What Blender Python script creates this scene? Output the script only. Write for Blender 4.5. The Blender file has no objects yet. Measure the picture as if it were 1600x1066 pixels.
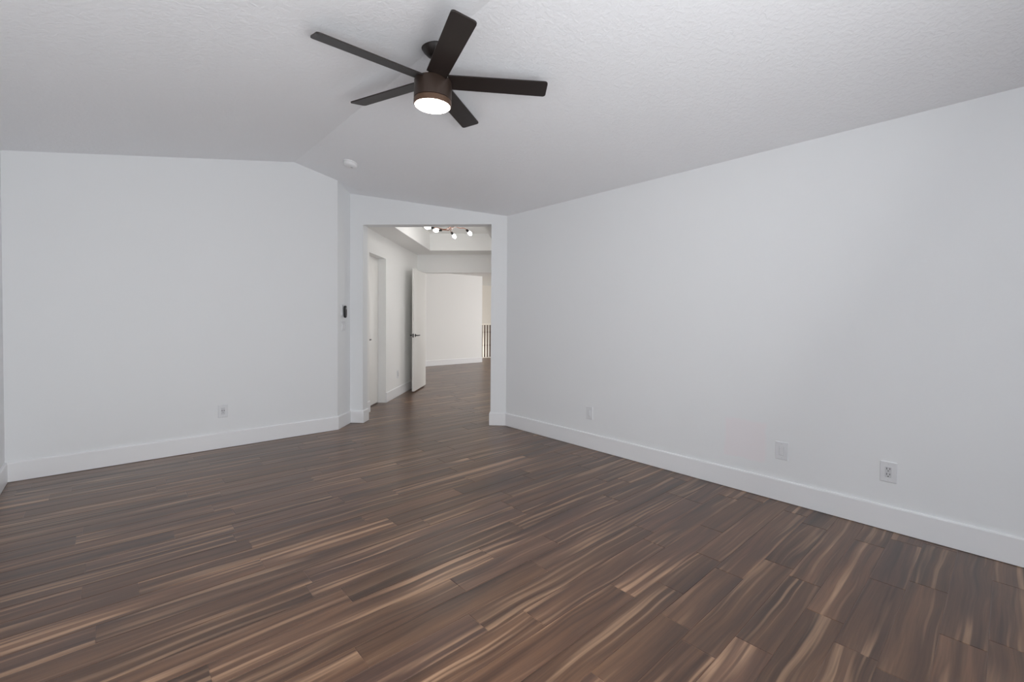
import bpy, bmesh, math, random
from mathutils import Vector, Matrix

SC = bpy.context.scene
COL = SC.collection
RT = math.sqrt(0.5)
rad = math.radians

# ------------------------------------------------------------------ camera, world, lights, exposure
cam_d = bpy.data.cameras.new('camera')
cam_d.sensor_fit = 'HORIZONTAL'
cam_d.sensor_width = 36.0
cam_d.lens = 700.14 / 1600 * 36.0
cam_d.shift_y = -(533.0 - 511.73) / 1600.0
cam_d.clip_start = 0.02
cam = bpy.data.objects.new('camera', cam_d)
COL.objects.link(cam)
YAW, PITCH, ROLL = rad(42.0906), -0.0182, 0.0067
_f = Vector((math.sin(YAW) * math.cos(PITCH), math.cos(YAW) * math.cos(PITCH), math.sin(PITCH)))
_r = Vector((math.cos(YAW), -math.sin(YAW), 0))
_u = _r.cross(_f)
_r2 = math.cos(ROLL) * _r + math.sin(ROLL) * _u
_u2 = -math.sin(ROLL) * _r + math.cos(ROLL) * _u
cam.matrix_world = Matrix(((_r2.x, _u2.x, -_f.x, 0), (_r2.y, _u2.y, -_f.y, 0), (_r2.z, _u2.z, -_f.z, 1.3), (0, 0, 0, 1)))
SC.camera = cam

SC.view_settings.view_transform = 'Standard'
SC.view_settings.look = 'None'
SC.view_settings.gamma = 1.0
SC.view_settings.use_curve_mapping = False
SC.view_settings.exposure = 0.0

world = bpy.data.worlds.new('daylight')
SC.world = world
world.use_nodes = True
_bg = world.node_tree.nodes['Background']
_bg.inputs[0].default_value = (0.80, 0.90, 1.0, 1)
_bg.inputs[1].default_value = 0.6
SC.cycles.diffuse_bounces = 8
SC.cycles.max_bounces = 14


def area_light(name, loc, aim, sx, sy, watts, color):
    d = bpy.data.lights.new(name, 'AREA')
    d.shape = 'RECTANGLE'
    d.size, d.size_y = sx, sy
    d.energy = watts
    d.color = color
    o = bpy.data.objects.new(name, d)
    COL.objects.link(o)
    o.location = loc
    o.rotation_euler = (Vector(aim) - Vector(loc)).to_track_quat('-Z', 'Y').to_euler()
    return o


# daylight by the window behind the camera, two added bounce fills near it turned to the vault, daylight in the far room
area_light('window_daylight', (1.15, -3.3, 1.2), (1.0, 3, 2.9), 2.1, 2.2, 10, (0.93, 0.975, 1.0))
area_light('bounce_fill', (0.7, -0.5, 1.1), (-0.9, 3.2, 2.9), 2.0, 1.8, 69, (0.97, 0.985, 1.0))  # unseen fill added near the camera to lift the vault and walls
area_light('far_bounce_fill', (0.35, -0.7, 1.1), (1.0, 4.6, 2.95), 2.2, 1.8, 19, (0.97, 0.985, 1.0))  # second added fill, turned to the back of the vault
HALL_LIGHT = (RT * (7.2 - 0.45), RT * (7.2 + 0.45), 1.15)
area_light('hall_fill', HALL_LIGHT, (RT * (7.2 - 2.2), RT * (7.2 + 2.2), 1.1), 0.9, 1.6, 7, (1.0, 0.995, 0.99))  # fill added to brighten the hall's left wall; no opening on this side
area_light('far_room_daylight', (12.3, 8.4, 1.5), (8, 9.5, 1.3), 3.0, 2.0, 100, (1.0, 0.995, 0.99))
area_light('stair_fill', (10.2, 12.5, 0.1), (9.6, 13.3, 0.2), 0.8, 0.5, 14, (1.0, 0.93, 0.82))  # warm fill added to brighten the wall behind the balusters
area_light('far_front_fill', (9.2, 4.25, 1.45), (7.6, 10.5, 1.35), 3.0, 2.0, 138, (1.0, 0.995, 0.985))  # unseen fill, placed to light the far wall and miss the open leaf

# ------------------------------------------------------------------ materials


def nodes_of(m):
    m.use_nodes = True
    nt = m.node_tree
    return nt, nt.nodes['Principled BSDF']


def plain(name, col, rough=0.5, metal=0.0, spec=0.5, bump=None):
    m = bpy.data.materials.new(name)
    nt, b = nodes_of(m)
    b.inputs['Base Color'].default_value = (*col, 1)
    b.inputs['Roughness'].default_value = rough
    b.inputs['Metallic'].default_value = metal
    b.inputs['Specular IOR Level'].default_value = spec
    # a faint procedural variation of the paint or metal
    tc = nt.nodes.new('ShaderNodeTexCoord')
    nz = nt.nodes.new('ShaderNodeTexNoise')
    nz.inputs['Scale'].default_value = bump[0] if bump else 60.0
    nz.inputs['Detail'].default_value = 3.0
    nt.links.new(tc.outputs['Object'], nz.inputs['Vector'])
    bp = nt.nodes.new('ShaderNodeBump')
    bp.inputs['Strength'].default_value = bump[1] if bump else 0.03
    bp.inputs['Distance'].default_value = bump[2] if bump else 0.001
    nt.links.new(nz.outputs['Fac'], bp.inputs['Height'])
    nt.links.new(bp.outputs['Normal'], b.inputs['Normal'])
    return m


def glow(name, col, strength):
    m = bpy.data.materials.new(name)
    nt, b = nodes_of(m)
    b.inputs['Base Color'].default_value = (0.9, 0.9, 0.88, 1)
    b.inputs['Emission Color'].default_value = (*col, 1)
    b.inputs['Emission Strength'].default_value = strength
    return m


M = {}
M['wall'] = plain('wall_paint', (0.812, 0.826, 0.840), 0.6, spec=0.3, bump=(90.0, 0.12, 0.002))
M['hall'] = plain('hall_paint', (0.86, 0.86, 0.85), 0.6, spec=0.3, bump=(90.0, 0.12, 0.002))
M['beige'] = plain('stair_paint', (0.76, 0.72, 0.66), 0.6, spec=0.3, bump=(90.0, 0.1, 0.002))
M['trim'] = plain('trim_paint', (0.84, 0.845, 0.86), 0.35, spec=0.45)
M['door'] = plain('door_paint', (0.80, 0.79, 0.765), 0.4, spec=0.45)
M['plastic'] = plain('white_plastic', (0.74, 0.75, 0.77), 0.35)
M['plastic_grey'] = plain('grey_white_plastic', (0.62, 0.63, 0.65), 0.4)
M['slot'] = plain('dark_slot', (0.05, 0.05, 0.055), 0.6)
M['black'] = plain('black_metal', (0.012, 0.011, 0.011), 0.4)
M['black_plastic'] = plain('black_plastic', (0.015, 0.015, 0.016), 0.35)
M['button'] = plain('grey_button', (0.35, 0.36, 0.37), 0.4)
M['bronze'] = plain('dark_bronze', (0.055, 0.036, 0.028), 0.42, metal=0.35)
M['blade'] = plain('dark_blade', (0.016, 0.0105, 0.009), 0.45, bump=(25.0, 0.05, 0.001))
M['bronze_ring'] = plain('glow_tinted_bronze', (0.13, 0.075, 0.048), 0.4, metal=0.35)  # paler than the housing: the lens glow is put into the ring's colour
M['copper'] = plain('rose_copper', (0.42, 0.20, 0.13), 0.3, metal=0.9)
M['iron'] = plain('brown_iron', (0.085, 0.045, 0.03), 0.5, metal=0.2)
M['rail'] = plain('cream_rail', (0.76, 0.71, 0.63), 0.45)
M['subfloor'] = plain('dark_subfloor', (0.012, 0.009, 0.008), 0.9)
M['lens'] = glow('fan_lens', (1.0, 0.91, 0.79), 16.0)
M['bulb'] = glow('bulb_glow', (1.0, 0.98, 0.95), 29.0)


def ceiling_material():
    m = bpy.data.materials.new('textured_ceiling')
    nt, b = nodes_of(m)
    b.inputs['Base Color'].default_value = (0.875, 0.885, 0.91, 1)
    b.inputs['Roughness'].default_value = 0.75
    b.inputs['Specular IOR Level'].default_value = 0.2
    tc = nt.nodes.new('ShaderNodeTexCoord')
    n1 = nt.nodes.new('ShaderNodeTexNoise')
    n1.inputs['Scale'].default_value = 38.0
    n1.inputs['Detail'].default_value = 4.0
    n1.inputs['Distortion'].default_value = 0.6
    nt.links.new(tc.outputs['Object'], n1.inputs['Vector'])
    rp = nt.nodes.new('ShaderNodeValToRGB')
    rp.color_ramp.elements[0].position = 0.42
    rp.color_ramp.elements[1].position = 0.60
    nt.links.new(n1.outputs['Fac'], rp.inputs['Fac'])
    bp = nt.nodes.new('ShaderNodeBump')
    bp.inputs['Strength'].default_value = 0.30
    bp.inputs['Distance'].default_value = 0.004
    nt.links.new(rp.outputs['Color'], bp.inputs['Height'])
    nt.links.new(bp.outputs['Normal'], b.inputs['Normal'])
    return m


M['ceiling'] = ceiling_material()


def math_node(nt, op, a, b=None, clamp=False):
    n = nt.nodes.new('ShaderNodeMath')
    n.operation = op
    n.use_clamp = clamp
    for i, v in enumerate((a, b)):
        if v is None:
            continue
        if isinstance(v, (int, float)):
            n.inputs[i].default_value = v
        else:
            nt.links.new(v, n.inputs[i])
    return n.outputs[0]


def patched_wall():
    """The wall paint with the squarish repaint patch beside the outlet (a real patch of other paint)."""
    m = M['wall'].copy()
    m.name = 'wall_paint_with_patch'
    nt = m.node_tree
    b = nt.nodes['Principled BSDF']
    tc = nt.nodes.new('ShaderNodeTexCoord')
    nz = nt.nodes.new('ShaderNodeTexNoise')
    nz.inputs['Scale'].default_value = 9.0
    nz.inputs['Detail'].default_value = 3.0
    nt.links.new(tc.outputs['Object'], nz.inputs['Vector'])
    sp = nt.nodes.new('ShaderNodeSeparateXYZ')
    nt.links.new(tc.outputs['Object'], sp.inputs[0])
    wob = math_node(nt, 'MULTIPLY', math_node(nt, 'SUBTRACT', nz.outputs['Fac'], 0.5), 0.05)
    dy = math_node(nt, 'ABSOLUTE', math_node(nt, 'SUBTRACT', sp.outputs['Y'], 1.333))
    dz = math_node(nt, 'ABSOLUTE', math_node(nt, 'SUBTRACT', sp.outputs['Z'], 0.395))
    ey = math_node(nt, 'SUBTRACT', 0.160, math_node(nt, 'ADD', dy, wob))
    ez = math_node(nt, 'SUBTRACT', 0.155, math_node(nt, 'ADD', dz, wob))
    mk = math_node(nt, 'MINIMUM', ey, ez)
    mk = math_node(nt, 'MULTIPLY', mk, 45.0, clamp=True)
    mk = math_node(nt, 'MULTIPLY', mk, 0.72)
    mx = nt.nodes.new('ShaderNodeMix')
    mx.data_type = 'RGBA'
    nt.links.new(mk, mx.inputs['Factor'])
    mx.inputs['A'].default_value = (0.812, 0.826, 0.840, 1)
    mx.inputs['B'].default_value = (0.845, 0.795, 0.82, 1)
    nt.links.new(mx.outputs['Result'], b.inputs['Base Color'])
    return m


M['wall_patch'] = patched_wall()


def wood_material():
    m = bpy.data.materials.new('dark_plank_floor')
    nt, b = nodes_of(m)
    L = nt.links
    uv = nt.nodes.new('ShaderNodeUVMap')
    at = nt.nodes.new('ShaderNodeAttribute')
    at.attribute_name = 'plank'
    su = nt.nodes.new('ShaderNodeSeparateXYZ')
    L.new(uv.outputs[0], su.inputs[0])
    sa = nt.nodes.new('ShaderNodeSeparateXYZ')
    L.new(at.outputs['Vector'], sa.inputs[0])
    u, v = su.outputs['X'], su.outputs['Y']
    tone, s1, s2 = sa.outputs['X'], sa.outputs['Y'], sa.outputs['Z']

    def vec(fu, fv, off):
        c = nt.nodes.new('ShaderNodeCombineXYZ')
        L.new(math_node(nt, 'ADD', math_node(nt, 'MULTIPLY', u, fu), math_node(nt, 'MULTIPLY', s1, 61.0 + off)), c.inputs[0])
        L.new(math_node(nt, 'MULTIPLY', v, fv), c.inputs[1])
        L.new(math_node(nt, 'ADD', math_node(nt, 'MULTIPLY', s2, 47.0), off), c.inputs[2])
        return c.outputs[0]

    def noise(vc, detail, distort=0.0, rough=0.5):
        n = nt.nodes.new('ShaderNodeTexNoise')
        n.inputs['Scale'].default_value = 1.0
        n.inputs['Detail'].default_value = detail
        n.inputs['Roughness'].default_value = rough
        n.inputs['Distortion'].default_value = distort
        L.new(vc, n.inputs['Vector'])
        return n.outputs['Fac']

    def ramp(fac, stops):
        r = nt.nodes.new('ShaderNodeValToRGB')
        e = r.color_ramp.elements
        e[0].position, e[0].color = stops[0][0], (*stops[0][1], 1)
        e[1].position, e[1].color = stops[-1][0], (*stops[-1][1], 1)
        for p, c in stops[1:-1]:
            x = e.new(p)
            x.color = (*c, 1)
        L.new(fac, r.inputs['Fac'])
        return r.outputs['Color']

    def mix(fac, a, bb, mode='MIX'):
        n = nt.nodes.new('ShaderNodeMix')
        n.data_type = 'RGBA'
        n.blend_type = mode
        for key, val in (('Factor', fac), ('A', a), ('B', bb)):
            if isinstance(val, (int, float)):
                n.inputs[key].default_value = val
            elif isinstance(val, tuple):
                n.inputs[key].default_value = (*val, 1)
            else:
                L.new(val, n.inputs[key])
        return n.outputs['Result']

    warp = math_node(nt, 'MULTIPLY', math_node(nt, 'SUBTRACT', noise(vec(2.0, 4.0, 71.0), 1.0), 0.5), 0.050)
    v = math_node(nt, 'ADD', v, warp)
    broad = noise(vec(0.8, 17.0, 3.0), 2.0, 0.3)
    base = ramp(broad, [(0.30, (0.066, 0.034, 0.0215)), (0.52, (0.122, 0.062, 0.0355)), (0.72, (0.180, 0.095, 0.053))])
    purple = math_node(nt, 'MULTIPLY', math_node(nt, 'SUBTRACT', s2, 0.45), 1.5, clamp=True)
    base = mix(purple, base, mix(1.0, base, (0.86, 0.92, 1.12), 'MULTIPLY'))
    streak = noise(vec(0.65, 34.0, 11.0), 1.0, 0.2)
    smask = ramp(streak, [(0.53, (0, 0, 0)), (0.585, (0.5, 0.5, 0.5)), (0.66, (1, 1, 1))])
    fade = ramp(noise(vec(1.5, 7.0, 23.0), 1.0), [(0.36, (0, 0, 0)), (0.56, (1, 1, 1))])
    sm = mix(1.0, smask, fade, 'MULTIPLY')
    col = mix(sm, base, (0.35, 0.212, 0.128))
    dark = ramp(noise(vec(0.9, 36.0, 57.0), 1.5, 0.3), [(0.28, (0.62, 0.60, 0.60)), (0.42, (1, 1, 1))])
    col = mix(1.0, col, dark, 'MULTIPLY')
    fine = ramp(noise(vec(5.0, 170.0, 31.0), 3.0), [(0.30, (0.84, 0.84, 0.84)), (0.70, (1.14, 1.14, 1.14))])
    col = mix(1.0, col, fine, 'MULTIPLY')
    tn = nt.nodes.new('ShaderNodeCombineColor')
    for i in range(3):
        L.new(tone, tn.inputs[i])
    col = mix(1.0, col, tn.outputs[0], 'MULTIPLY')
    L.new(col, b.inputs['Base Color'])
    rgh = math_node(nt, 'ADD', 0.29, math_node(nt, 'MULTIPLY', broad, 0.08))
    L.new(rgh, b.inputs['Roughness'])
    b.inputs['Specular IOR Level'].default_value = 0.45
    b.inputs['Coat Weight'].default_value = 0.25
    b.inputs['Coat Roughness'].default_value = 0.28
    bp = nt.nodes.new('ShaderNodeBump')
    bp.inputs['Strength'].default_value = 0.12
    bp.inputs['Distance'].default_value = 0.001
    L.new(noise(vec(6.0, 60.0, 41.0), 3.0), bp.inputs['Height'])
    L.new(bp.outputs['Normal'], b.inputs['Normal'])
    return m


M['wood'] = wood_material()

# ------------------------------------------------------------------ helpers


def obj(name, bm, mat, parent=None, smooth=False):
    bmesh.ops.recalc_face_normals(bm, faces=bm.faces[:])
    me = bpy.data.meshes.new(name)
    bm.to_mesh(me)
    bm.free()
    me.materials.append(M[mat] if isinstance(mat, str) else mat)
    if smooth:
        me.shade_smooth()
        me.set_sharp_from_angle(angle=rad(38))
    o = bpy.data.objects.new(name, me)
    COL.objects.link(o)
    if parent:
        o.parent = parent
    return o


def thing(name, label, cat, loc=(0, 0, 0), rot=(0, 0, 0), group=None):
    o = bpy.data.objects.new(name, None)
    o.empty_display_size = 0.1
    COL.objects.link(o)
    o.location = loc
    o.rotation_euler = rot
    o['label'] = label
    o['category'] = cat
    if group:
        o['group'] = group
    return o


def structure(o, label=None, cat=None):
    o['kind'] = 'structure'
    if label:
        o['label'] = label
    if cat:
        o['category'] = cat
    return o


def add_box(bm, x0, x1, y0, y1, z0, z1, bevel=0.0):
    r = bmesh.ops.create_cube(bm, size=1.0)
    vs = r['verts']
    for v in vs:
        v.co = Vector((x0 + (v.co.x + 0.5) * (x1 - x0), y0 + (v.co.y + 0.5) * (y1 - y0), z0 + (v.co.z + 0.5) * (z1 - z0)))
    if bevel > 0:
        es = list({e for v in vs for e in v.link_edges})
        bmesh.ops.bevel(bm, geom=es, offset=bevel, segments=2, affect='EDGES', profile=0.7)


def box(x0, x1, y0, y1, z0, z1, bevel=0.0):
    bm = bmesh.new()
    add_box(bm, x0, x1, y0, y1, z0, z1, bevel)
    return bm


def add_prism(bm, bottom, top):
    """Closed solid between two equal-length polygons."""
    b = [bm.verts.new(p) for p in bottom]
    t = [bm.verts.new(p) for p in top]
    n = len(b)
    bm.faces.new(b)
    bm.faces.new(t)
    for i in range(n):
        bm.faces.new((b[i], b[(i + 1) % n], t[(i + 1) % n], t[i]))


def add_lathe(bm, prof, seg=48, center=(0, 0, 0), cap=True):
    rings = []
    cx, cy, cz = center
    for r, z in prof:
        if r < 1e-6:
            rings.append([bm.verts.new((cx, cy, cz + z))])
        else:
            rings.append([bm.verts.new((cx + r * math.cos(2 * math.pi * k / seg), cy + r * math.sin(2 * math.pi * k / seg), cz + z)) for k in range(seg)])
    for a, b in zip(rings, rings[1:]):
        for k in range(seg):
            k2 = (k + 1) % seg
            if len(a) == 1 and len(b) == 1:
                continue
            if len(a) == 1:
                bm.faces.new((a[0], b[k], b[k2]))
            elif len(b) == 1:
                bm.faces.new((a[k], a[k2], b[0]))
            else:
                bm.faces.new((a[k], a[k2], b[k2], b[k]))
    if cap:
        for r in (rings[0], rings[-1]):
            if len(r) > 1:
                bm.faces.new(r)


def lathe(prof, seg=48, center=(0, 0, 0), cap=True):
    bm = bmesh.new()
    add_lathe(bm, prof, seg, center, cap)
    return bm


def add_tube(bm, pts, r, seg=10, radii=None):
    pts = [Vector(p) for p in pts]
    rings = []
    ref = None
    for i, p in enumerate(pts):
        d = (pts[min(i + 1, len(pts) - 1)] - pts[max(i - 1, 0)]).normalized()
        if ref is None:
            ref = d.orthogonal().normalized()
        ref = (ref - d * ref.dot(d)).normalized()
        bi = d.cross(ref)
        rr = radii[i] if radii else r
        rings.append([bm.verts.new(p + rr * (math.cos(2 * math.pi * k / seg) * ref + math.sin(2 * math.pi * k / seg) * bi)) for k in range(seg)])
    for a, b in zip(rings, rings[1:]):
        for k in range(seg):
            bm.faces.new((a[k], a[(k + 1) % seg], b[(k + 1) % seg], b[k]))
    bm.faces.new(rings[0])
    bm.faces.new(rings[-1])


def tube(pts, r, seg=10, radii=None):
    bm = bmesh.new()
    add_tube(bm, pts, r, seg, radii)
    return bm


def smooth_path(pts, n=5):
    """Round the corners of a polyline."""
    pts = [Vector(p) for p in pts]
    out = [pts[0]]
    for a, b, c in zip(pts, pts[1:], pts[2:]):
        l = min((b - a).length, (c - b).length) * 0.45
        p0 = b + (a - b).normalized() * l
        p2 = b + (c - b).normalized() * l
        for k in range(n + 1):
            t = k / n
            out.append((1 - t) ** 2 * p0 + 2 * t * (1 - t) * b + t * t * p2)
    out.append(pts[-1])
    return out


def H(q, s, z=0.0):
    """Hall coordinates: s runs through the diagonal doorway, q across it."""
    return Vector(((s + q) * RT, (s - q) * RT, z))


def h_box(bm, q0, q1, s0, s1, z0, z1):
    add_prism(bm, [H(q0, s0, z0), H(q1, s0, z0), H(q1, s1, z0), H(q0, s1, z0)],
              [H(q0, s0, z1), H(q1, s0, z1), H(q1, s1, z1), H(q0, s1, z1)])


# ------------------------------------------------------------------ dimensions of the place
XL, XR, YB, YF = -0.60, 3.605, 5.213, -3.40
S0, S1 = 5.4415, 5.5915                       # faces of the diagonal doorway wall
QW = -2.285                                   # left wall of the hall, flush with the short corner wall
QJL, QJR, QR = -2.123, -0.534, -0.40          # doorway jambs, right wall of the hall
ZOP = 2.452
XRIDGE, ZRIDGE, ZEAVE, ZLEFT = 1.517, 2.985, 2.549, 2.572
SE = 8.60                                     # end wall of the hall
ZH, ZTRAY = 2.535, 2.84
YFAR, XFAR = 10.585, 8.35
ZFAR = 2.575


def zceil(x):
    if x > XRIDGE:
        return ZRIDGE + (ZEAVE - ZRIDGE) * (x - XRIDGE) / (XR - XRIDGE)
    return ZRIDGE + (ZLEFT - ZRIDGE) * (XRIDGE - x) / (XRIDGE - XL)


CORNER_B = Vector((YB + QW / RT, YB, 0))      # back wall meets the short corner wall
CORNER_D = H(QW, S0)                          # short corner wall meets the doorway wall
CORNER_R = Vector((XR, S0 / RT - XR, 0))      # doorway wall meets the right wall

# ------------------------------------------------------------------ floor
random.seed(7)
PW, PH = 0.140, 0.030


def build_floor():
    fixed = {}
    for x, y in [(2.655, .80), (3.30, .50), (2.34, .52), (2.86, .35), (2.18, .39), (2.98, .22), (2.02, 1.06), (1.81, .92), (2.67, -.02),
                 (1.37, 1.37), (.715, 1.64), (3.30, -.05)]:
        fixed.setdefault(math.floor((y - PH) / PW), []).append(x)
    verts, faces, uvs, cols = [], [], [], []
    G, DZ = 0.0024, 0.0013
    row = math.floor((YF - 0.05 - PH) / PW)
    while True:
        y0 = PH + row * PW
        if y0 > 11.74:
            break
        y1 = min(y0 + PW, 11.78)
        xa = XL - 0.03 if y0 < YB else 1.4
        xb = XR + 0.03 if y1 < 3.9 else (9.0 if y0 < YB else 12.5)
        cuts = list(fixed.get(row, []))
        x = xa - random.uniform(0.0, 1.0)
        while x < xb:
            if x > xa and all(abs(x - c) > 0.42 for c in cuts):
                cuts.append(x)
            x += random.choice((0.70, 0.90, 1.10, 1.30, 1.50)) * random.uniform(0.92, 1.08)
        cuts = [xa] + sorted(c for c in cuts if xa + 0.05 < c < xb - 0.05) + [xb]
        for c0, c1 in zip(cuts, cuts[1:]):
            tone = random.choice((0.74, 0.84, 0.92, 0.98, 1.04, 1.10, 1.18)) * random.uniform(0.95, 1.05)
            s1, s2 = random.random(), random.random()
            px, py = (c0, c1), (y0, y1)
            i0 = len(verts)
            for inset, z in ((0.0, -DZ), (G, 0.0)):
                for (a, bb) in ((0, 0), (1, 0), (1, 1), (0, 1)):
                    verts.append((px[a] + (inset if a == 0 else -inset), py[bb] + (inset if bb == 0 else -inset), z))
            fs = [(i0 + 4, i0 + 5, i0 + 6, i0 + 7)] + [(i0 + k, i0 + (k + 1) % 4, i0 + 4 + (k + 1) % 4, i0 + 4 + k) for k in range(4)]
            for f in fs:
                faces.append(f)
                for vi in f:
                    uvs.append((verts[vi][0] - c0, verts[vi][1] - y0))
                    cols.append((tone, s1, s2))
        row += 1
    nplank = len(faces)
    for (xa, xb, ya, yb) in ((XL - 0.1, XR + 0.1, YF - 0.1, YB), (XR + 0.1, 9.0, 3.7, YB), (1.3, 12.5, YB, 11.79)):
        i0 = len(verts)
        for z in (-0.0035, -0.06):
            verts.extend([(xa, ya, z), (xb, ya, z), (xb, yb, z), (xa, yb, z)])
        for f in ((0, 1, 2, 3), (7, 6, 5, 4), (0, 4, 5, 1), (1, 5, 6, 2), (2, 6, 7, 3), (3, 7, 4, 0)):
            faces.append(tuple(i0 + k for k in f))
            uvs.extend([(0, 0)] * 4)
            cols.extend([(0.3, 0, 0)] * 4)
    me = bpy.data.meshes.new('floor')
    me.from_pydata(verts, [], faces)
    ul = me.uv_layers.new(name='UVMap')
    ul.data.foreach_set('uv', [c for p in uvs for c in p])
    at = me.attributes.new('plank', 'FLOAT_VECTOR', 'CORNER')
    at.data.foreach_set('vector', [c for p in cols for c in p])
    me.materials.append(M['wood'])
    me.materials.append(M['subfloor'])
    for i in range(nplank, len(faces)):
        me.polygons[i].material_index = 1
    me.update()
    o = bpy.data.objects.new('floor', me)
    COL.objects.link(o)
    return structure(o)


build_floor()

# ------------------------------------------------------------------ room shell
T = 0.12


def wall_run(name, pts, outward, mat, zbot=-0.05, zt=None):
    """A wall under the sloped ceiling: points along its inner face, thickness outward."""
    bm = bmesh.new()
    o = Vector((*outward, 0)) * T
    for a, b in zip(pts, pts[1:]):
        a, b = Vector((a[0], a[1], 0)), Vector((b[0], b[1], 0))
        ends = [a, b, b + o, a + o]
        za = (zt if zt else zceil(a.x)) + 0.02
        zb = (zt if zt else zceil(b.x)) + 0.02
        add_prism(bm, [(p.x, p.y, zbot) for p in ends], [(ends[0].x, ends[0].y, za), (ends[1].x, ends[1].y, zb), (ends[2].x, ends[2].y, zb), (ends[3].x, ends[3].y, za)])
    bmesh.ops.remove_doubles(bm, verts=bm.verts[:], dist=1e-5)
    return structure(obj(name, bm, mat))


wall_run('wall_back', [(XL - T, YB), (XRIDGE, YB), (CORNER_B.x, YB)], (0, 1), 'wall')
wall_run('wall_right', [(XR, YF - T), (XR, CORNER_R.y)], (1, 0), 'wall_patch')
wall_run('wall_corner', [CORNER_B, CORNER_D], (-RT, RT), 'wall')


def holed_wall(name, axis, pos, out, a0, a1, holes, ztop, mat):
    """Box wall along x or y with rectangular holes (h0, h1, z0, z1)."""
    bm = bmesh.new()

    def piece(p0, p1, z0, z1):
        if axis == 'x':
            add_box(bm, p0, p1, min(pos, pos + out), max(pos, pos + out), z0, z1)
        else:
            add_box(bm, min(pos, pos + out), max(pos, pos + out), p0, p1, z0, z1)
    cur = a0
    for h0, h1, z0, z1 in sorted(holes):
        piece(cur, h0, -0.05, ztop)
        if z0 > -0.05:
            piece(h0, h1, -0.05, z0)
        piece(h0, h1, z1, ztop)
        cur = h1
    piece(cur, a1, -0.05, ztop)
    return structure(obj(name, bm, mat))


holed_wall('wall_left', 'y', XL, -T, YF - T, YB, [(-2.75, -1.55, 0.75, 2.15)], ZLEFT + 0.02, 'wall')
holed_wall('wall_front', 'x', YF, -T, XL, XR, [(0.05, 2.25, 0.02, 2.30)], 2.52, 'wall')
bm = bmesh.new()                               # gable above the window wall
add_prism(bm, [(XL, YF, 2.52), (XR, YF, 2.52), (XR, YF, ZEAVE + .02), (XRIDGE, YF, ZRIDGE + .02), (XL, YF, ZLEFT + .02)],
          [(XL, YF - T, 2.52), (XR, YF - T, 2.52), (XR, YF - T, ZEAVE + .02), (XRIDGE, YF - T, ZRIDGE + .02), (XL, YF - T, ZLEFT + .02)])
structure(obj('wall_gable', bm, 'wall'))


def window(name, axis, a0, a1, z0, z1, pos, out, bars):
    bm = bmesh.new()
    w = 0.05

    def piece(p0, p1, q0, q1):
        if axis == 'x':
            add_box(bm, p0, p1, pos + out * 0.8, pos + out * 0.3, q0, q1)
        else:
            add_box(bm, pos + out * 0.8, pos + out * 0.3, p0, p1, q0, q1)
    piece(a0, a0 + w, z0, z1)
    piece(a1 - w, a1, z0, z1)
    piece(a0 + w, a1 - w, z0, z0 + w)
    piece(a0 + w, a1 - w, z1 - w, z1)
    for t in bars:
        piece(t - w / 2, t + w / 2, z0 + w, z1 - w)
    return structure(obj(name, bm, 'trim'))


window('window_1', 'x', 0.05, 2.25, 0.02, 2.30, YF, -T, [1.15])
window('added_side_window', 'y', -2.75, -1.55, 0.75, 2.15, XL, -T, [])  # unseen window, added to balance the light on the right wall

# vaulted ceiling of the room, cut along the short corner wall and the doorway wall
bm = bmesh.new()
TH = 0.10
E_ = 0.015
left_poly = [(XL - T, YF - T), (XRIDGE, YF - T), (XRIDGE, YB + T), (XL - T, YB + T)]
right_poly = [(XRIDGE, YF - T), (XR + T, YF - T), (XR + T, CORNER_R.y - T + E_), (CORNER_R.x + E_, CORNER_R.y + E_), (CORNER_D.x + E_, CORNER_D.y + E_),
              (CORNER_D.x - E_, CORNER_D.y + E_), (CORNER_B.x - E_, YB + E_ + .01), (CORNER_B.x - E_, YB + T), (XRIDGE, YB + T)]
for poly in (left_poly, right_poly):
    add_prism(bm, [(x, y, zceil(x)) for x, y in poly], [(x, y, zceil(x) + TH) for x, y in poly])
structure(obj('ceiling', bm, 'ceiling'))

# diagonal doorway wall: two piers and the lintel, its top under the slope
bm = bmesh.new()
for q0, q1, z0 in ((QW - T, QJL, -0.05), (QJL, QJR, ZOP), (QJR, (CORNER_R.x - CORNER_R.y) * RT + 0.06, -0.05)):
    b4 = [H(q0, S0), H(q1, S0), H(q1, S1), H(q0, S1)]
    tops = [zceil(min(H(q0, S0).x, XR)), zceil(min(H(q1, S0).x, XR))]
    add_prism(bm, [(p.x, p.y, z0) for p in b4], [(b4[0].x, b4[0].y, tops[0] + .02), (b4[1].x, b4[1].y, tops[1] + .02), (b4[2].x, b4[2].y, tops[1] + .02), (b4[3].x, b4[3].y, tops[0] + .02)])
structure(obj('wall_doorway', bm, 'wall'))

# ------------------------------------------------------------------ hall behind the doorway
DS0, DS1, DZ1 = 6.09, 6.775, 2.211             # closet door in the left wall of the hall
bm = bmesh.new()
RW = 0.16
h_box(bm, QW - RW, QW, S1, DS0, -0.05, ZTRAY + .1)
h_box(bm, QW - RW, QW, DS0, DS1, DZ1, ZTRAY + .1)
h_box(bm, QW - RW, QW, DS1, SE + T, -0.05, ZTRAY + .1)
structure(obj('wall_hall_left', bm, 'hall'))
bm = bmesh.new()
h_box(bm, QR, QR + T, S1, SE + T, -0.05, ZTRAY + .1)
structure(obj('wall_hall_right', bm, 'hall'))
OQ0, OQ1, OZ = -2.142, -0.52, 2.19             # double doorway at the end of the hall
bm = bmesh.new()
h_box(bm, QW, OQ0, SE, SE + T, -0.05, ZTRAY)
h_box(bm, OQ1, QR, SE, SE + T, -0.05, ZTRAY)
h_box(bm, OQ0, OQ1, SE, SE + T, OZ, ZTRAY)
structure(obj('wall_hall_end', bm, 'hall'))

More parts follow.
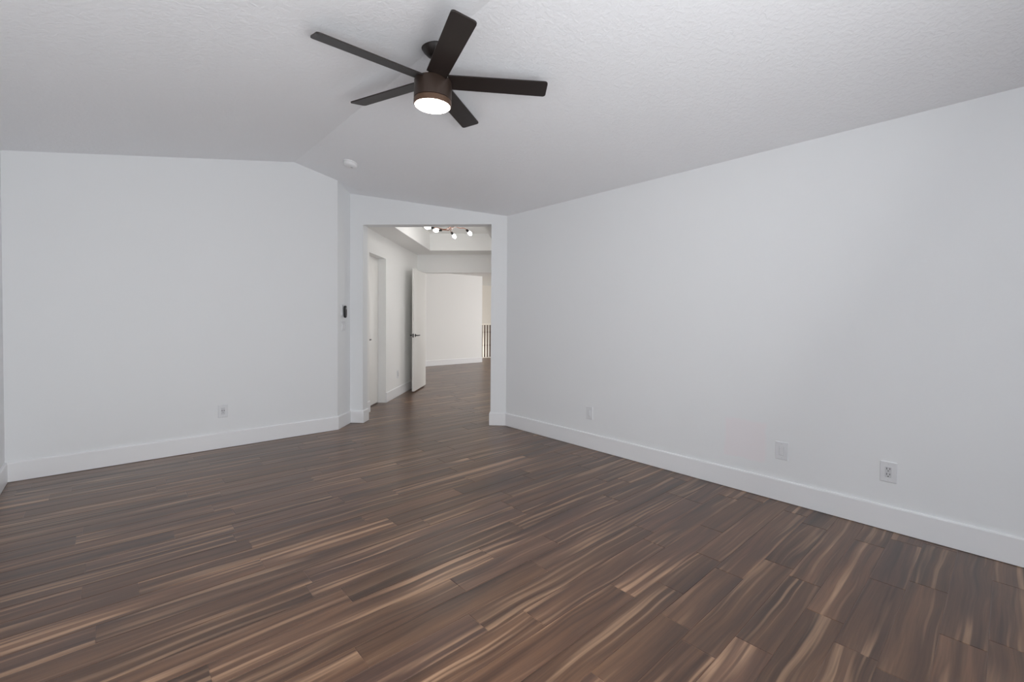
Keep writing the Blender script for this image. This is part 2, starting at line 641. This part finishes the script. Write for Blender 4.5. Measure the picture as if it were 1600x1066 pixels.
# hall ceiling: soffit ring round a raised tray
TQ0, TQ1, TS0, TS1 = -1.904, -0.68, 5.85, 8.06
bm = bmesh.new()
h_box(bm, QW, TQ0, S1, SE, ZH, ZH + .02)
h_box(bm, TQ1, QR, S1, SE, ZH, ZH + .02)
h_box(bm, TQ0, TQ1, S1, TS0, ZH, ZH + .02)
h_box(bm, TQ0, TQ1, TS1, SE, ZH, ZH + .02)
for q0, q1, s0, s1 in ((TQ0 - .02, TQ0, TS0 - .02, TS1 + .02), (TQ1, TQ1 + .02, TS0 - .02, TS1 + .02), (TQ0, TQ1, TS0 - .02, TS0), (TQ0, TQ1, TS1, TS1 + .02)):
    h_box(bm, q0, q1, s0, s1, ZH + .02, ZTRAY)
h_box(bm, QW, QR, S1, SE, ZTRAY, ZTRAY + .06)
structure(obj('ceiling_hall', bm, 'hall'))

# closet door, set back in the wall
LQ = -2.405
bm = bmesh.new()
h_box(bm, LQ - .035, LQ, DS0 + .004, DS1 - .004, 0.014, DZ1 - 0.004)
d1 = structure(obj('door_1', bm, 'door'), 'white flush door set back in the hall wall, left of the doorway', 'door')


def lever(parent, q, s, z, out, along, length):
    """Black lever handle: round rose on the door face, neck and lever."""
    bm = bmesh.new()
    n = Vector((RT, -RT, 0)) * out
    a = Vector((RT, RT, 0)) * along
    p = H(q, s, z)
    add_tube(bm, [p, p + n * 0.009], 0.027, 20)
    add_tube(bm, smooth_path([p + n * .006, p + n * 0.052, p + n * 0.052 + a * length], 4), 0.009, 10)
    o = obj('door_handle', bm, 'black', parent, True)
    o['label'] = 'black lever handle'
    return o


lever(d1, LQ, 6.232, 0.992, 1, 1, 0.10)

# open leaf of the double door
L0, L1, LS0, LS1, LZ1 = -2.142, -2.105, 7.735, 8.555, 2.172
bm = bmesh.new()
h_box(bm, L0, L1, LS0, LS1, 0.022, LZ1)
d2 = structure(obj('door_2', bm, 'door'), 'white flush door leaf standing open against the hall wall', 'door')
lever(d2, L1, LS0 + .065, 1.003, 1, 1, 0.115)
lever(d2, L0, LS0 + .065, 1.003, -1, 1, 0.115)
bm = bmesh.new()
h_box(bm, (L0 + L1) / 2 - .012, (L0 + L1) / 2 + .012, LS0 - .002, LS0 + .001, 0.97, 1.035)
obj('latch_plate', bm, 'black', d2)
for z in (0.25, 1.1, 1.95):
    obj('hinge', tube([H(L0 - .004, LS1 + .006, z - .045), H(L0 - .004, LS1 + .006, z + .045)], 0.006, 10), 'black', d2, True)

# ------------------------------------------------------------------ far room and stairwell
wall_h = ZFAR + .02


def simple_box_wall(name, x0, x1, y0, y1, z0, z1, mat):
    return structure(obj(name, box(x0, x1, y0, y1, z0, z1), mat))


simple_box_wall('wall_far', 3.9, XFAR, YFAR, YFAR + .14, -0.05, wall_h, 'hall')
simple_box_wall('wall_stair_side', XFAR - .14, XFAR, YFAR + .14, 13.3, -2.2, wall_h, 'beige')
simple_box_wall('wall_stair_back', XFAR - .14, 12.5, 13.3, 13.42, -2.2, wall_h, 'beige')
simple_box_wall('wall_far_right', 12.5, 12.62, 4.4, 13.42, -2.2, wall_h, 'hall')
bm = bmesh.new()
fp = [H(-3.6, SE + T - .04), H(2.9, SE + T - .04), Vector((12.6, H(2.9, SE).y, 0)), Vector((12.6, 13.42, 0)), Vector((XFAR - .14, 13.42, 0)), Vector((XFAR - .14, YFAR + .14, 0)), Vector((3.7, YFAR + .14, 0))]
add_prism(bm, [(p.x, p.y, ZFAR) for p in fp], [(p.x, p.y, ZFAR + .1) for p in fp])
structure(obj('ceiling_far', bm, 'hall'))
bm = bmesh.new()
h_box(bm, -3.7, QW - RW, SE, SE + T, -0.05, wall_h)
structure(obj('wall_far_near_left', bm, 'hall'))
bm = bmesh.new()
h_box(bm, QR + T, 2.95, SE, SE + T, -0.05, wall_h)
structure(obj('wall_far_near_right', bm, 'hall'))
simple_box_wall('wall_far_left', 3.6, 3.72, 8.6, YFAR + .14, -0.05, wall_h, 'hall')
simple_box_wall('wall_far_front', H(2.9, SE).x, 12.5, 4.0, 4.12, -0.05, wall_h, 'hall')

# ------------------------------------------------------------------ baseboards
BB_T, BB_H = 0.015, 0.156
PROFILE = [(0.0, 0.003), (BB_T, 0.003), (BB_T, 0.147), (BB_T * .8, 0.1535), (BB_T * .4, 0.156), (0.0, 0.156)]


def baseboards(pts, names, mat='trim'):
    """Mitred baseboard along wall faces; the room lies to the right of the direction of travel."""
    P = [Vector((p[0], p[1])) for p in pts]
    nrm = []
    for a, b in zip(P, P[1:]):
        d = (b - a).normalized()
        nrm.append(Vector((d.y, -d.x)))
    offs = []
    for i in range(len(P)):
        if i == 0:
            offs.append(nrm[0])
        elif i == len(P) - 1:
            offs.append(nrm[-1])
        else:
            m = (nrm[i - 1] + nrm[i])
            offs.append(m / (1 + nrm[i - 1].dot(nrm[i])))
    for i, nm in enumerate(names):
        if nm is None:
            continue
        bm = bmesh.new()
        A = [(P[i].x + offs[i].x * d, P[i].y + offs[i].y * d, z) for d, z in PROFILE]
        B = [(P[i + 1].x + offs[i + 1].x * d, P[i + 1].y + offs[i + 1].y * d, z) for d, z in PROFILE]
        add_prism(bm, A, B)
        structure(obj(nm, bm, mat))


baseboards([(XL, YF), (XL, YB), CORNER_B, CORNER_D, H(QJL, S0), H(QJL, S1), H(QW, S1), H(QW, DS0)],
           ['baseboard_left', 'baseboard_back', 'baseboard_corner', 'baseboard_pier_left', 'baseboard_jamb_left', 'baseboard_pier_behind', 'baseboard_hall_near'])
baseboards([H(QR, SE), H(QR, S1), H(QJR, S1), H(QJR, S0), CORNER_R, (XR, YF)],
           ['baseboard_hall_right', None, 'baseboard_jamb_right', 'baseboard_pier_right', 'baseboard_right'])
baseboards([H(QW, DS1), H(QW, SE), H(OQ0, SE)], ['baseboard_hall_left', 'baseboard_hall_end'])
baseboards([(3.72, YFAR), (XFAR, YFAR)], ['baseboard_far'])

# ------------------------------------------------------------------ stair railing
rail = thing('stair_railing', 'brown iron balusters under a cream handrail, at the far end of the hall', 'railing', (XFAR, 11.72, 0))
RL = 12.5 - XFAR
bm = bmesh.new()
add_box(bm, 0.0, RL, -0.03, 0.03, 1.10, 1.15, 0.012)
obj('handrail', bm, 'rail', rail, True)['label'] = 'cream painted handrail'
bm = bmesh.new()
add_box(bm, 0.0, RL, -0.035, 0.035, 0.0, 0.025, 0.004)
obj('bottom_rail', bm, 'rail', rail)
b0 = None
for k in range(int(RL / 0.115)):
    x = 0.09 + k * 0.115
    bm = bmesh.new()
    add_box(bm, -0.015, 0.015, -0.015, 0.015, 0.02, 1.105)
    if b0 is None:
        b0 = obj('baluster', bm, 'iron', rail)
        b0.location.x = x
        n0 = []
        for z in (0.42, 0.86):
            kb = lathe([(0.0, -0.035), (0.021, -0.03), (0.029, 0.0), (0.021, 0.03), (0.0, 0.035)], 12, (0, 0, z))
            n0.append(obj('knuckle', kb, 'iron', b0, True))
    else:
        bm.free()
        c = b0.copy()
        COL.objects.link(c)
        c.parent = rail
        c.location.x = x
        for n in n0:
            d = n.copy()
            COL.objects.link(d)
            d.parent = c

# ------------------------------------------------------------------ wall plates


def plate_bm(w, h, t=0.007):
    """Bevelled cover plate; its back on local y = 0, facing +y, centred."""
    bm = bmesh.new()
    a = [(-w / 2, 0, -h / 2), (w / 2, 0, -h / 2), (w / 2, 0, h / 2), (-w / 2, 0, h / 2)]
    b = [(x, t * 0.55, z) for x, _, z in a]
    i = 0.004
    c = [(x - math.copysign(i, x), t, z - math.copysign(i, z)) for x, _, z in a]
    va, vb, vc = ([bm.verts.new(p) for p in L] for L in (a, b, c))
    bm.faces.new(va)
    bm.faces.new(vc)
    for p, q in ((va, vb), (vb, vc)):
        for k in range(4):
            bm.faces.new((p[k], p[(k + 1) % 4], q[(k + 1) % 4], q[k]))
    return bm


def receptacle_faces(parent, z, t):
    """The two blade slots and the ground hole of one receptacle, each a sub-part."""
    for x, hh in ((-0.0075, 0.010), (0.0075, 0.012)):
        obj('slot', box(x - .0016, x + .0016, t - .001, t + .0006, z - hh / 2 + .004, z + hh / 2 + .004), 'slot', parent)
    obj('ground_hole', tube([(0, t - .001, z - .010), (0, t + .0006, z - .010)], 0.0032, 12), 'slot', parent)


def outlet(label, loc, rz, w=0.083, h=0.128, kind='duplex', group=None):
    t = thing('wall_outlet', label, 'outlet', loc, (0, 0, rz), group)
    obj('cover_plate', plate_bm(w, h), 'plastic', t)
    bm = box(-0.0165, 0.0165, 0.006, 0.0095, -0.0335, 0.0335, 0.0012)
    ins = obj('receptacle', bm, 'plastic_grey', t)
    if kind == 'duplex':
        receptacle_faces(ins, 0.0175, 0.0095)
        receptacle_faces(ins, -0.0165, 0.0095)
    elif kind == 'single':
        for x in (-0.0085, 0.0085):
            obj('slot', tube([(x, .0085, .006), (x, .0102, .006)], 0.0042, 12), 'slot', ins)
        obj('ground_hole', tube([(0, .0085, -.011), (0, .0102, -.011)], 0.003, 12), 'slot', ins)
    else:
        obj('rocker', box(-0.0125, 0.0125, 0.009, 0.0118, -0.029, 0.029, 0.001), 'plastic', ins)
    for z in (-h * .39, h * .39):
        obj('screw', tube([(0, .0065, z), (0, .0078, z)], 0.003, 10), 'plastic_grey', t)
    return t


R90, R180, R225 = rad(90), rad(180), rad(225)
outlet('white duplex outlet on the right wall, nearest to the camera', (XR, 0.483, 0.365), R90)
outlet('white wall plate with a blank rectangular insert, right of the pinkish paint patch', (XR, 1.078, 0.365), R90, kind='rocker')
outlet('white wall plate with a blank insert on the right wall, nearest the doorway', (XR, 2.815, 0.360), R90, kind='rocker')
outlet('white single outlet with dark holes on the back wall', (0.846, YB, 0.369), R180, kind='single')
hp = H(QW, 7.37)
outlet('small white outlet in the hall, between the two doors', (hp.x, hp.y, 0.366), R225)

sp_ = H(QW, 5.243)
sw = thing('light_switch', 'white light switch plate below the black remote, left of the doorway', 'switch', (sp_.x, sp_.y, 1.20), (0, 0, R225))
obj('cover_plate', plate_bm(0.105, 0.118), 'plastic', sw)
for x in (-0.023, 0.023):
    fr = obj('switch_frame', box(x - .0165, x + .0165, .0065, .0085, -.0335, .0335, .0008), 'plastic_grey', sw)
    obj('rocker', box(x - .0145, x + .0145, .008, .0115, -.031, .031, .001), 'plastic', fr)

cp_ = H(QW, 5.215)
cr = thing('remote_cradle', 'white wall cradle holding the black remote beside the doorway', 'remote holder', (cp_.x, cp_.y, 1.392), (0, 0, R225))
obj('back_plate', plate_bm(0.07, 0.135, 0.010), 'plastic', cr)
obj('pocket', box(-0.030, 0.030, 0.008, 0.016, -0.060, -0.015, 0.003), 'plastic', cr)
# the remote held in the cradle
rp_ = H(QW + 0.017, 5.228)
rm = thing('remote_control', 'black oval remote control in the white wall cradle, left of the doorway', 'remote', (rp_.x, rp_.y, 1.376), (0, 0, R225))
bm = bmesh.new()
N = 24
prof = []
for k in range(N):
    a = 2 * math.pi * k / N
    x, z = math.cos(a), math.sin(a)
    prof.append((0.022 * math.copysign(abs(x) ** 0.75, x), 0.073 * math.copysign(abs(z) ** 0.75, z)))
rings = []
for sc, y in ((0.80, 0.0), (1.0, 0.007), (1.0, 0.020), (0.86, 0.027)):
    rings.append([bm.verts.new((x * sc, y, z * (1 - (1 - sc) * .4))) for x, z in prof])
for a, b in zip(rings, rings[1:]):
    for k in range(N):
        bm.faces.new((a[k], a[(k + 1) % N], b[(k + 1) % N], b[k]))
bm.faces.new(rings[0])
bm.faces.new(rings[-1])
obj('body', bm, 'black_plastic', rm, True)
obj('dial', tube([(0, .0265, .040), (0, .0295, .040)], 0.0125, 20), 'button', rm, True)['label'] = 'grey round button at the top'
for z in (0.010, -0.010, -0.030):
    obj('button', tube([(0, .0265, z), (0, .0285, z)], 0.006, 14), 'black', rm, True)

# ------------------------------------------------------------------ smoke detector
k_ = (ZEAVE - ZRIDGE) / (XR - XRIDGE)
sd = thing('smoke_detector', 'round white smoke detector on the sloped ceiling', 'smoke detector', (1.882, 4.591, zceil(1.882)), (0, math.atan(-k_), 0))
obj('base', lathe([(0.0, 0.0), (0.072, 0.0), (0.072, -0.010), (0.068, -0.013), (0.0, -0.013)], 40), 'trim', sd, True)
obj('cover', lathe([(0.0, -0.012), (0.064, -0.012), (0.066, -0.020), (0.062, -0.032), (0.050, -0.040), (0.020, -0.043), (0.0, -0.043)], 40), 'trim', sd, True)
obj('test_button', lathe([(0.0, -0.041), (0.012, -0.041), (0.012, -0.045), (0.0, -0.046)], 20, (0.02, 0.0, 0)), 'plastic_grey', sd, True)

# ------------------------------------------------------------------ ceiling fan
FX, FY, FZ = 1.517, 2.418, 2.985
fan = thing('ceiling_fan', 'dark bronze five-blade ceiling fan with a lit round lamp', 'ceiling fan', (FX, FY, FZ), (0.052, -0.006, 0))
obj('canopy', lathe([(0.0, 0.030), (0.078, 0.030), (0.080, -0.004), (0.076, -0.016), (0.062, -0.036), (0.040, -0.056), (0.024, -0.066), (0.0, -0.066)], 48), 'blade', fan, True)
obj('downrod', lathe([(0.013, -0.060), (0.013, -0.19)], 20), 'blade', fan, True)
obj('collar', lathe([(0.0, -0.150), (0.030, -0.150), (0.040, -0.170), (0.045, -0.208), (0.0, -0.208)], 32), 'blade', fan, True)
obj('motor_housing', lathe([(0.0, -0.200), (0.100, -0.200), (0.112, -0.205), (0.116, -0.213), (0.116, -0.318), (0.112, -0.321), (0.0, -0.321)], 64), 'bronze', fan, True)
ring = obj('light_ring', lathe([(0.090, -0.319), (0.112, -0.320), (0.1165, -0.325), (0.1165, -0.352), (0.113, -0.356), (0.108, -0.356), (0.104, -0.350), (0.090, -0.350)], 64, cap=False), 'bronze_ring', fan, True)
lens = obj('lamp_lens', lathe([(0.109, -0.350), (0.109, -0.357), (0.100, -0.364), (0.080, -0.371), (0.050, -0.376), (0.0, -0.378)], 64), 'lens', fan, True)
lens['label'] = 'glowing white glass lens'


def blade_bm():
    bm = bmesh.new()
    W0, W1, R0, R1, rc = 0.062, 0.067, 0.095, 0.712, 0.020
    out = [(R0, -W0)]
    for k in range(7):
        a = -math.pi / 2 + k * math.pi / 12
        out.append((R1 - rc + rc * math.cos(a), -W1 + rc + rc * math.sin(a)))
    for k in range(7):
        a = k * math.pi / 12
        out.append((R1 - rc + rc * math.cos(a), W1 - rc + rc * math.sin(a)))
    out.append((R0, W0))
    add_prism(bm, [(x, y, -0.004) for x, y in out], [(x, y, 0.004) for x, y in out])
    return bm


blade0 = None
for k in range(5):
    if blade0 is None:
        blade = blade0 = obj('blade', blade_bm(), 'blade', fan)
        bm = bmesh.new()
        add_box(bm, 0.03, 0.19, -0.022, 0.022, 0.003, 0.010, 0.002)
        arm0 = obj('blade_arm', bm, 'blade', blade0)
    else:
        blade = blade0.copy()
        COL.objects.link(blade)
        blade.parent = fan
        c = arm0.copy()
        COL.objects.link(c)
        c.parent = blade
    blade.location = (0, 0, -0.205)
    m = Matrix.Rotation(rad(321.94 + 72 * k), 3, 'Z') @ Matrix.Rotation(rad(-12.5), 3, 'X')
    blade.rotation_euler = m.to_euler()

# ------------------------------------------------------------------ lamp in the hall tray
hub = H(-1.26, 6.86)
lamp = thing('hall_ceiling_lamp', 'copper branching ceiling lamp with white bulbs in the hall ceiling recess', 'ceiling lamp', (hub.x, hub.y, ZTRAY))
obj('canopy', lathe([(0.0, 0.0), (0.065, 0.0), (0.065, -0.018), (0.055, -0.026), (0.0, -0.026)], 32), 'copper', lamp, True)
obj('stem', tube([(0, 0, -.02), (0, 0, -.125)], 0.008, 12), 'copper', lamp, True)
obj('stem_hub', lathe([(0.0, -.095), (0.022, -.098), (0.026, -.115), (0.018, -.132), (0.0, -.136)], 20), 'copper', lamp, True)
# bulb centre (q, s, z) and the direction it points
ARMS = [((-1.577, 6.535, 2.640), (-1, -0.15, 0.0)),
        ((-1.500, 6.749, 2.640), (-1, 0.10, -0.03)),
        ((-1.316, 7.221, 2.640), (0.35, 0.75, -0.55)),
        ((-1.026, 6.983, 2.640), (0.45, 0.70, -0.45)),
        ((-0.975, 6.560, 2.700), (0.8, -0.5, 0.0)),
        ((-1.330, 6.380, 2.700), (-0.2, -1, 0.0))]
for (q, s, z), d in ARMS:
    c = H(q, s, z) - Vector((hub.x, hub.y, ZTRAY))
    dd = (H(d[0], d[1], d[2])).normalized()
    sock = c - dd * 0.062
    back = c - dd * 0.125
    h0 = Vector((0, 0, -0.115))
    horiz = Vector((back.x, back.y, 0))
    p1 = horiz.normalized() * 0.035 + Vector((0, 0, -0.118))
    p2 = horiz * 0.45 + Vector((0, 0, back.z))
    arm = obj('arm', tube(smooth_path([h0, p1, p2, back, sock], 4), 0.0055, 8), 'copper', lamp, True)
    obj('socket', tube([c - dd * .088, c - dd * .083, c - dd * .040], 0.018, 14, (0.012, 0.018, 0.018)), 'black', arm, True)
    N = 9
    pts = [c - dd * 0.045 + dd * (0.095 * k / N) for k in range(N + 1)]
    rr = [0.013, 0.016, 0.021, 0.0255, 0.0275, 0.0275, 0.026, 0.022, 0.015, 0.004]
    obj('bulb', tube(pts, 0.03, 16, rr), 'bulb', arm, True)
